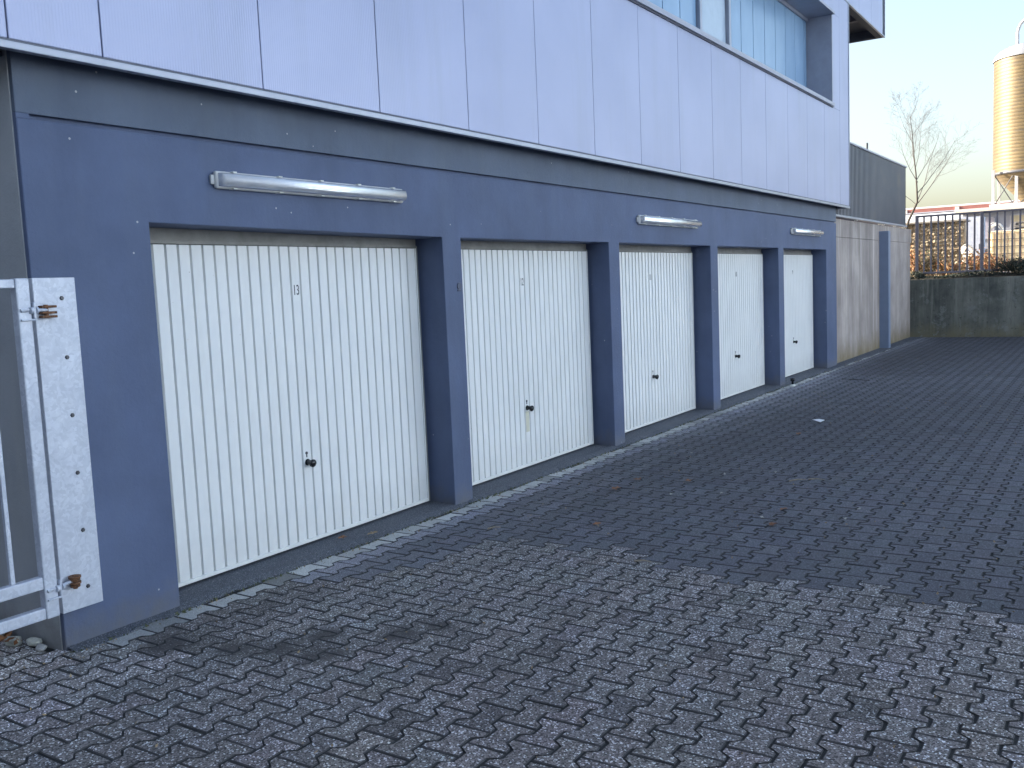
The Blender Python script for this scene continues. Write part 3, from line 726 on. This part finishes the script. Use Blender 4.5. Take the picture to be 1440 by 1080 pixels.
branch(Vector((30.5, .56, 3.76)), Vector((.3, -.40, .9)).normalized(), 1.8, .013, 1, b)
branch(Vector((30.5, .60, 3.66)), Vector((.0, .75, .7)).normalized(), 1.2, .010, 1, b)
b.build('trunk', M['twig'], tr); bt.build('crown', simple('fine_twigs', (.10, .09, .09), .8, 0, .2), tr)

# ------------------------------------------------------------------ stone basket wall (rough stone face under a plank)
gb = thing('stone_basket', (31.3, .25, 1.46), 'wire basket filled with rough tan stones below a grey cap behind the fence', 'gabion')
M['tanstone'] = simple('tan_stone', (.34, .29, .22), .9, 0, .4, 7, .6, 30)
b = MB(); r = random.Random(41)
for j in range(14):
    for i in range(15):
        cy = 1.10 - i * .118 + r.gauss(0, .02); cz = 1.50 + j * .118 + r.gauss(0, .015); cx = 31.1 + r.gauss(0, .03)
        bm = bmesh.new(); bmesh.ops.create_icosphere(bm, subdivisions=1, radius=1)
        sx, sy, sz = .07 * r.uniform(.8, 1.2), .066 * r.uniform(.8, 1.3), .056 * r.uniform(.7, 1.3)
        rt = Matrix.Rotation(r.random() * 6, 3, Vector((r.random(), r.random(), r.random() + .1)).normalized())
        for v in bm.verts: v.co = rt @ (v.co * r.uniform(.8, 1.1)); v.co = Vector((cx + v.co.x * sx, cy + v.co.y * sy, cz + v.co.z * sz))
        b.frombm(bm)
b.box(31.12, 31.9, -.64, 1.16, 1.46, 3.10); b.build('stone_fill', M['tanstone'], gb)
b = MB()
for j in range(8): b.tube([(31.02, -.66, 1.5 + j * .22), (31.02, 1.18, 1.5 + j * .22)], .006, 4)
for i in range(10): b.tube([(31.015, -.66 + i * .2, 1.48), (31.015, -.66 + i * .2, 3.08)], .006, 4)
b.build('wire_mesh', M['lock'], gb)
b = MB(); b.box(30.95, 32.0, -.70, 1.22, 3.102, 3.16, .01); b.build('cap_board', simple('weathered_board', (.28, .27, .26), .8, 0, .25, 6), gb)
b = MB(); b.box(30.9, 31.0, -.68, -.2, 2.28, 2.32, .004); b.build('lath', M['stick'], gb)

# ------------------------------------------------------------------ caged liquid tank
tk = thing('caged_tank', (30.6, -1.98, 1.46), 'cream plastic liquid tank in a thin steel cage behind the fence at the right', 'tank')
b = MB(); b.box(30.1, 31.1, -2.66, -1.42, 1.62, 2.72, .06)
m, nt, bs = nodes('tank_plastic'); L(nt, ramp(nt, noise(nt, 2.5, 5, .6), [(.3, (.60, .50, .34)), (.7, (.78, .68, .50))]), bs.inputs['Base Color'])
bs.inputs['Roughness'].default_value = .4; bs.inputs['Transmission Weight'].default_value = .0; bs.inputs['Subsurface Weight'].default_value = .35; bs.inputs['Subsurface Radius'].default_value = (.5, .35, .2); bs.inputs['Subsurface Scale'].default_value = .4
b.build('tank_body', m, tk); M['tank'] = m
b = MB(); b.lathe((30.6, -2.04, 2.72), [(0, .05), (.09, .05), (.1, .0)], 16); b.build('lid', M['black'], tk)
b = MB()
for j in range(6):
    z = 1.66 + j * .205; P_ = [(30.07, -2.70, z), (30.07, -1.38, z), (31.13, -1.38, z), (31.13, -2.70, z), (30.07, -2.70, z)]
    for q in range(4): b.tube([P_[q], P_[q + 1]], .009, 5)
for i in range(9):
    y = -2.70 + i * .165
    for xx in (30.065, 31.135): b.tube([(xx, y, 1.60), (xx, y, 2.70)], .008, 5)
for i in range(1, 7):
    for yy_ in (-2.705, -1.375): b.tube([(30.07 + i * .15, yy_, 1.60), (30.07 + i * .15, yy_, 2.70)], .008, 5)
b.build('cage', simple('cage_steel', (.16, .14, .13), .5, .4), tk)
b = MB(); b.box(30.05, 31.15, -2.72, -1.36, 1.57, 1.61, .004)
for yy_ in (-2.70, -2.10, -1.48): b.box(30.07, 31.13, yy_, yy_ + .1, 1.46, 1.569)
b.build('pallet', M['stick'], tk)
# slatted pallets stacked behind the tank
pt = thing('pallet_stack', (33, -2.6, 1.46), 'stack of grey wooden pallets standing behind the caged tank', 'pallets')
for k in range(11):
    b = MB(); z = 1.46 + k * .145
    for q in range(6): b.box(32.4 + q * .2, 32.52 + q * .2, -3.4, -1.75, z + .10, z + .125)
    for q in (-3.38, -2.62, -1.87): b.box(32.4, 33.52, q, q + .1, z + .02, z + .0995)
    b.box(32.4, 32.5, -3.4, -1.75, z, z + .0195); b.box(33.4, 33.5, -3.4, -1.75, z, z + .0195)
    b.build('pallet', simple('grey_wood', (.26, .25, .25), .85, 0, .3, 8) if k == 0 else bpy.data.materials['grey_wood'], pt)
# coils of white hose
def coil(x, y, z, rad, label, seed):
    r = random.Random(seed); pts = []
    for i in range(90):
        a = i * .42; rr = rad * (1 + .18 * math.sin(i * .31)); pts.append((x + .12 * math.sin(i * .13) + r.gauss(0, .006), y + rr * math.cos(a) * .75, z + rr + rr * math.sin(a) * .95 + .1 * math.sin(i * .05)))
    b = MB(); b.tube(pts, .014, 6); return b.build('hose_coil', simple('white_hose', (.75, .74, .72), .5) if 'white_hose' not in bpy.data.materials else bpy.data.materials['white_hose'], label=label, category='hose')
coil(30.0, -.86, 1.95, .17, 'loose coil of white hose beside the stone basket, nearer the ground', 1)
coil(32.0, -1.38, 2.45, .24, 'loose coil of white hose hanging higher up beside the pale cabinet', 2)
# pale cabinet
cb = thing('storage_cabinet', (36, -.36, 1.46), 'tall pale blue storage cabinet between the stone basket and the workshop', 'cabinet')
b = MB(); b.box(35.6, 36.4, -.62, .10, 1.46, 3.42, .01); b.build('cabinet_body', simple('cabinet_paint', (.38, .43, .55), .5), cb)
b = MB(); b.box(35.57, 35.598, -.58, .06, 1.56, 3.36, .004); b.build('cabinet_door', simple('cabinet_door_paint', (.42, .47, .60), .45), cb)
b = MB(); b.box(35.55, 35.569, -.54, -.52, 2.3, 2.5); b.build('handle', M['lock'], cb)

# ------------------------------------------------------------------ workshop with the silo above it
ws = thing('workshop', (46, -5, 1.46), 'low blue-grey workshop building behind the caged tank', 'building')
b = MB(); b.box(43.9, 52, -14, 1.05, 1.46, 3.98); b.build('wall', simple('workshop_paint', (.24, .26, .33), .7, 0, .1), ws)
b = MB(); b.box(43.5, 52.3, -14.2, 1.3, 3.982, 4.12, .01); b.build('roof', simple('workshop_roof', (.62, .58, .52), .6), ws)
for (ya, yb_, za, zb_, c) in ((-.1, .7, 2.9, 3.7, (.34, .33, .42)), (-1.35, -.75, 2.85, 3.75, (.40, .36, .26)), (-2.3, -1.6, 2.7, 3.75, (.05, .05, .07)), (-3.6, -2.9, 1.5, 3.7, (.10, .11, .15))):
    b = MB(); b.box(43.85, 43.899, ya, yb_, za, zb_, .004); o = b.build('window', simple('window_panel', c, .3), ws)
    b = MB(); b.box(43.82, 43.849, ya - .05, ya, za, zb_); b.box(43.82, 43.849, yb_, yb_ + .05, za, zb_); b.box(43.82, 43.849, ya, yb_, za - .05, za); b.box(43.82, 43.849, ya, yb_, zb_, zb_ + .05); b.build('frame', M['frame'], o)
b = MB(); b.box(43.3, 43.89, -8, .6, 2.35, 2.45); b.build('bench_rail', M['trim_dark'], ws)
si = thing('silo', (46.2, -1.28, 4.12), 'tan ribbed cylindrical silo with a white dome on steel legs', 'silo')
SX, SY, SR = 46.2, -1.16, 1.33
m, nt, bs = nodes('silo_metal')
a = mix(nt, ramp(nt, noise(nt, 1.3, 7, .7, (1, 1, .7)), [(.35, 0), (.7, 1)]), (.125, .092, .046), (.18, .138, .075))
a = mix(nt, ramp(nt, noise(nt, 2.0, 6, .7, (1, 1, 3)), [(.50, 0), (.66, .7)]), a, (.075, .07, .065))
L(nt, a, bs.inputs['Base Color']); bs.inputs['Metallic'].default_value = .2; bs.inputs['Roughness'].default_value = .5
wv = N(nt, 'ShaderNodeTexWave'); wv.bands_direction = 'Z'; wv.inputs['Scale'].default_value = 2.2; L(nt, coords(nt), wv.inputs['Vector']); a = mix(nt, ramp(nt, wv.outputs['Fac'], [(.0, .55), (.35, 0)]), a, (.05, .04, .03)); L(nt, a, bs.inputs['Base Color']); bump(nt, bs, wv.outputs['Fac'], .4, .01)  # dark bands in the rib valleys put the ribs' shading into the colour
M['silo'] = m
b = MB(); prof = []
for i in range(47):
    z = 5.62 + i * .1; prof += [(SR, z), (SR + .006, z + .05)]
b.lathe((SX, SY, 0), prof, 64); b.build('silo_body', M['silo'], si)
b = MB(); b.lathe((SX, SY, 0), [(SR + .03, 10.30), (SR + .035, 10.36), (SR * .97, 10.52), (SR * .85, 10.68), (SR * .62, 10.83), (SR * .33, 10.92), (0.001, 10.96)], 64); b.build('dome', simple('silo_white', (.24, .26, .31), .5), si)
b = MB(); b.lathe((SX, SY, 0), [(SR, 5.62), (SR * .98, 5.55), (.16, 4.32), (.15, 4.2)], 64); b.build('cone', M['silo'], si)
M['wsteel'] = simple('white_steel', (.45, .45, .47), .45)
for ax, ay in ((-.86, .86), (-.86, -.0), (.86, .86), (.86, -.86), (-.86, -.86)):
    if (ax, ay) == (-.86, 0.): continue
    b = MB(); b.box(SX + ax * 1.28 - .055, SX + ax * 1.28 + .055, SY + ay * 1.4 - .055, SY + ay * 1.4 + .055, 4.12, 5.75, .005); b.build('leg', M['wsteel'], si)
b = MB(); b.box(SX - 1.14, SX - 1.02, SY + .28, SY + .40, 4.12, 5.72, .005); b.build('leg', M['wsteel'], si)
for (p0, p1) in (((-1.1, 1.2, 4.2), (-1.1, .4, 5.6)), ((-1.1, 1.2, 5.6), (-1.1, .4, 4.2)), ((-1.1, .3, 4.2), (-1.1, -1.15, 5.6)), ((-1.1, .3, 5.6), (-1.1, -1.15, 4.2)), ((1.1, 1.2, 4.2), (1.1, -1.2, 5.6)), ((1.1, 1.2, 5.6), (1.1, -1.2, 4.2))):
    b = MB(); b.tube([(SX + p0[0], SY + p0[1], p0[2]), (SX + p1[0], SY + p1[1], p1[2])], .022, 6); b.build('brace', M['lock'], si)
b = MB(); b.lathe((SX, SY, 0), [(SR + .01, 5.56), (SR + .05, 5.56), (SR + .05, 5.66), (SR + .01, 5.66)], 64); b.build('ring_beam', M['trim_dark'], si)
b = MB(); b.box(SX - 1.6, SX + 1.6, SY - 1.8, SY + 1.30, 4.122, 4.30, .01); b.build('base_frame', M['wsteel'], si)
b = MB(); pts = [(SX - .3, SY + .42, 10.8), (SX - .3, SY + .42, 11.3)]
for k in range(12):
    a = math.pi * k / 11; pts.append((SX - .3, SY - .16 + .58 * math.cos(a), 11.35 + .62 * math.sin(a)))
b.tube(pts + [(SX - .3, SY - .74, 10.7)], .06, 10); b.build('filling_pipe', M['wsteel'], si)

# ------------------------------------------------------------------ far roofs
M['roof_pale'] = simple('pale_roof', (.62, .64, .68), .6, 0, .08, .5)
M['fascia'] = simple('red_brown_fascia', (.30, .12, .11), .6)
fw_ = thing('warehouse', (74, 6, 1.46), 'long pale-roofed warehouse with a red-brown gutter line beyond the tree', 'building')
b = MB(); b.box(72, 90, -16, 30, 1.46, 5.55); b.build('wall', simple('warehouse_wall', (.55, .54, .52), .8), fw_)
b = MB(); b.prism([(71.4, 5.96), (71.4, 5.90), (81, 6.5), (90.6, 5.9), (90.6, 5.96), (81, 6.58)], 'y', -16.5, 30.5); b.build('roof', M['roof_pale'], fw_)
b = MB(); b.box(71.3, 71.9, -16.4, 30.4, 5.56, 5.885); b.build('fascia', M['fascia'], fw_)
for k in range(14):
    b = MB(); b.box(71.2, 71.32, -15 + k * 3.3, -14.75 + k * 3.3, 5.55, 5.85); b.build('gutter_bracket', M['clip'], fw_)
sh = thing('low_shed', (52, 9, 1.46), 'low shed with a pale sloping roof behind the stone basket', 'building')
b = MB(); b.box(47.2, 58, 1.6, 20, 1.46, 3.35); b.build('wall', simple('shed_wall', (.30, .29, .30), .8), sh)
b = MB(); b.prism([(46.8, 3.36), (46.8, 3.44), (58.4, 4.86), (58.4, 4.78)], 'y', 1.3, 20.4); b.build('roof', M['roof_pale'], sh)
b = MB(); b.box(46.7, 46.79, 1.3, 20.4, 3.26, 3.42); b.build('gutter', M['frame'], sh)
b = MB(); b.box(58.1, 58.4, 1.3, 20.4, 4.87, 4.93); b.build('ridge_flashing', M['frame'], sh)

# unseen hall added behind the camera: its front bounces sunlight onto the shaded doors
oh = thing('bounce_hall', (14, -40, -.05), 'unseen pale hall added behind the camera to bounce sunlight onto the doors', 'building')
b = MB(); b.box(-3, 60, -50, -30, -.075, 12.0); b.build('wall', simple('bounce_render', (.50, .66, .92), .8, 0, .06, .3), oh)
b = MB(); b.box(-3.3, 60.3, -50.3, -29.8, 12.002, 12.3); b.build('roof', M['trim_dark'], oh)
for k in range(8):
    b = MB(); b.box(-1 + k * 8, 2.5 + k * 8, -30.0, -29.95, .9, 2.6); b.build('window', M['glass_white'], oh)

nh = thing('sky_block_hall', (-20, -2, -.05), 'unseen dark hall added to the left of the garages to block low sky light', 'building')  # unseen hall, added to cut the low sky light from the left
b = MB(); b.box(-30, -16, -24, 5, -.075, 8.0); b.build('wall', simple('sky_block_wall', (.13, .13, .14), .8, 0, .1, .4), nh)
b = MB(); b.box(-30.3, -15.7, -24.3, 5.3, 8.002, 8.2); b.build('roof', M['trim_dark'], nh)

# ------------------------------------------------------------------ leaves, litter, twigs, rubble
M['lf_brown'] = leafmat('fallen_leaf_brown', (.13, .05, .02), (.30, .13, .05))
M['lf_pale'] = leafmat('fallen_leaf_pale', (.33, .31, .27), (.44, .42, .37))
def fallen(x, y, s, mat, label, cat='leaf', name='fallen_leaf', group='leaves fallen on the paving', seed=0, z=GZ + .004):
    r = random.Random(seed); b = MB(); a0 = r.random() * 6.28; vs = [(x, y, z + .006)]; n = 14
    for k in range(n):
        a = 2 * math.pi * k / n; rr = s * (.42 + .58 * abs(math.cos(a * 2.5 + .3))) * (1 if k % 2 else .72); vs.append((x + rr * math.cos(a + a0), y + rr * .62 * math.sin(a + a0), z + .004 + .012 * r.random()))
    b.add(vs, [(0, 1 + k, 1 + (k + 1) % n) for k in range(n)])
    o = b.build(name, mat, label=label, category=cat)
    if group: o['group'] = group
    return o
OR = [(7.23, -.932, 'large brown leaf on the paving in front of the second garage door'), (7.754, -1.387, 'brown leaf on the paving, out from the second garage door'), (7.649, -.945, 'brown leaf just right of the largest one before the second door'), (10.528, -1.571, 'brown leaf on the dark paving out from the third garage door, near the white paper'),
      (7.049, -2.449, 'reddish leaf on the dark paving right of the yard centre'), (6.567, -2.517, 'brown leaf close to the edge of the lighter paving stones'), (6.087, -1.348, 'small brown leaf near the start of the dark paving'), (4.91, .107, 'dark curled leaf on the mortar sill below door 13'), (5.094, -.024, 'tan leaf at the front edge of the sill below door 13')]
for i, (x, y, lb) in enumerate(OR): fallen(x, y, .062 if i else .085, M['lf_brown'] if i != 8 else M['lf_tan'], lb, seed=i, z=(GZ + .006 if i < 7 else -.012))
WH = [(8.365, -1.982, 'pale leaf in mid yard, nearest the two dry twigs'), (7.382, -1.833, 'pale leaf on the dark paving midway between sill and lighter stones'), (7.261, -2.957, 'pale upright leaf toward the right of the yard'), (6.925, -2.938, 'pale leaf just below the upright one at the right'), (8.13, -1.585, 'small pale leaf left of the dry twigs'), (7.204, -1.46, 'small pale leaf below the second garage door'), (9.031, -.905, 'pale leaf before the third garage door'), (6.735, -2.385, 'tiny pale leaf near the reddish leaf')]
for i, (x, y, lb) in enumerate(WH): fallen(x, y, .027, M['lf_pale'], lb, seed=40 + i, z=GZ + .006)
b = MB(); b.add([(11.46, -1.57, GZ + .008), (11.56, -1.60, GZ + .022), (11.61, -1.50, GZ + .012), (11.51, -1.46, GZ + .028), (11.54, -1.53, GZ + .034)], [(0, 1, 4), (1, 2, 4), (2, 3, 4), (3, 0, 4)])
b.build('paper_scrap', simple('white_paper', (.82, .83, .85), .7), label='crumpled white scrap of paper lying on the dark paving', category='paper')
TW = [(8.121, -2.251, .16, 'dry twig on the paving, left one of the pair'), (8.205, -2.388, .14, 'dry twig on the paving, right one of the pair'), (5.69, -.69, .10, 'thin twig on the paving in front of the first pier'), (16.2, -.9, .30, 'long dark twig on the paving near the last garage door'), (5.37, -2.05, .11, 'pale twig on the border between light and dark stones')]
for i, (x, y, l, lb) in enumerate(TW):
    b = MB(); r = random.Random(i); a = r.uniform(-.6, .2) - .9; dx, dy = math.cos(a) * l, math.sin(a) * l
    if i == 3: dx, dy = -.18, -.48
    b.tube([(x - dx / 2, y - dy / 2, GZ + .008), (x + .01, y, GZ + .014), (x + dx / 2, y + dy / 2, GZ + .008)], [.006, .005, .003], 5); b.build('twig', M['twig'] if i in (3,) else M['stick'], label=lb, category='twig', group='twigs on the paving')
st = thing('bottle_neck', (15.161, -.158, GZ), 'small dark stub standing on a pale foot beside the gutter stones', 'litter')
b = MB(); b.lathe((15.161, -.158, GZ), [(.001, .0), (.045, .0), (.045, .018), (.02, .03), (.001, .031)], 16); b.build('foot', M['clip'], st)
b = MB(); b.lathe((15.161, -.158, GZ), [(.016, .031), (.018, .08), (.035, .09), (.035, .13), (.001, .135)], 16); b.build('stub', M['black'], st)
# specks of leaf crumb and grit in the joints: too many to count
b = MB(); r = random.Random(77)
for i in range(1500):
    x = 2.2 + 20 * r.random() ** 1.4; y = -.12 - 4.6 * r.random() if r.random() < .62 else -.09 + r.gauss(0, .035)
    s_ = .004 + .010 * r.random() ** 2; leaf(b, Vector((x, y, GZ + .004)), s_, r)
b.build('leaf_crumbs', M['lf_tan'], kind='stuff', label='tiny leaf crumbs and grit scattered on the paving', category='debris')
b = MB()
for i in range(900):
    x = 2.7 + 16 * r.random() ** 1.3; y = -.062 + r.gauss(0, .014) ; leaf(b, Vector((x, y, GZ + .006)), .006 + .012 * r.random(), r)
b.build('moss', M['lf_green'], kind='stuff', label='dark moss and crumbs along the back of the border stones', category='moss')
RB = [(2.62, .34, .050, (.42, .42, .38), 'pale angular pebble at the foot of the building corner'), (2.655, .22, .045, (.50, .50, .44), 'whitish pebble just below the pale angular one'), (2.64, .12, .035, (.33, .33, .33), 'grey pebble nearest the building corner'), (2.50, .62, .07, (.20, .19, .17), 'brown rubble stone under the gate near the side wall'), (2.35, .80, .09, (.22, .20, .18), 'larger flat rubble stone under the gate'), (2.15, .95, .09, (.19, .17, .15), 'brown rubble stone at the left picture edge under the gate'), (2.62, .52, .05, (.16, .13, .10), 'dark rubble stone against the side wall')]
for i, (x, y, s_, c, lb) in enumerate(RB):
    bm = bmesh.new(); bmesh.ops.create_icosphere(bm, subdivisions=2, radius=1); r = random.Random(i + 60)
    pl_ = [(Vector((r.gauss(0, 1), r.gauss(0, 1), r.gauss(0, 1))).normalized(), r.uniform(.55, .8)) for _ in range(9)]
    for v in bm.verts:
        for n_, d_ in pl_:
            k_ = v.co.dot(n_)
            if k_ > d_: v.co -= n_ * (k_ - d_)
        v.co = Vector((x + v.co.x * s_, y + v.co.y * s_ * 1.2, GZ + .01 + s_ * .4 + v.co.z * s_ * .62))
    b = MB(); b.frombm(bm); b.build('rubble_stone', simple('rubble_%d' % i, c, .9, 0, .3, 40, .5, 90), label=lb, category='stone', group='rubble by the side wall')
b = MB(); r = random.Random(90)
for i in range(260):
    x = 2.0 + .68 * r.random(); y = .25 + 1.1 * r.random(); leaf(b, Vector((x, y, GZ + .02 + .05 * r.random() * (1 if x > 2.4 else .5))), .018 + .022 * r.random(), r)
b.build('leaf_litter', M['lf_brown'], kind='stuff', label='dry leaf litter heaped along the side wall behind the gate', category='leaf litter')
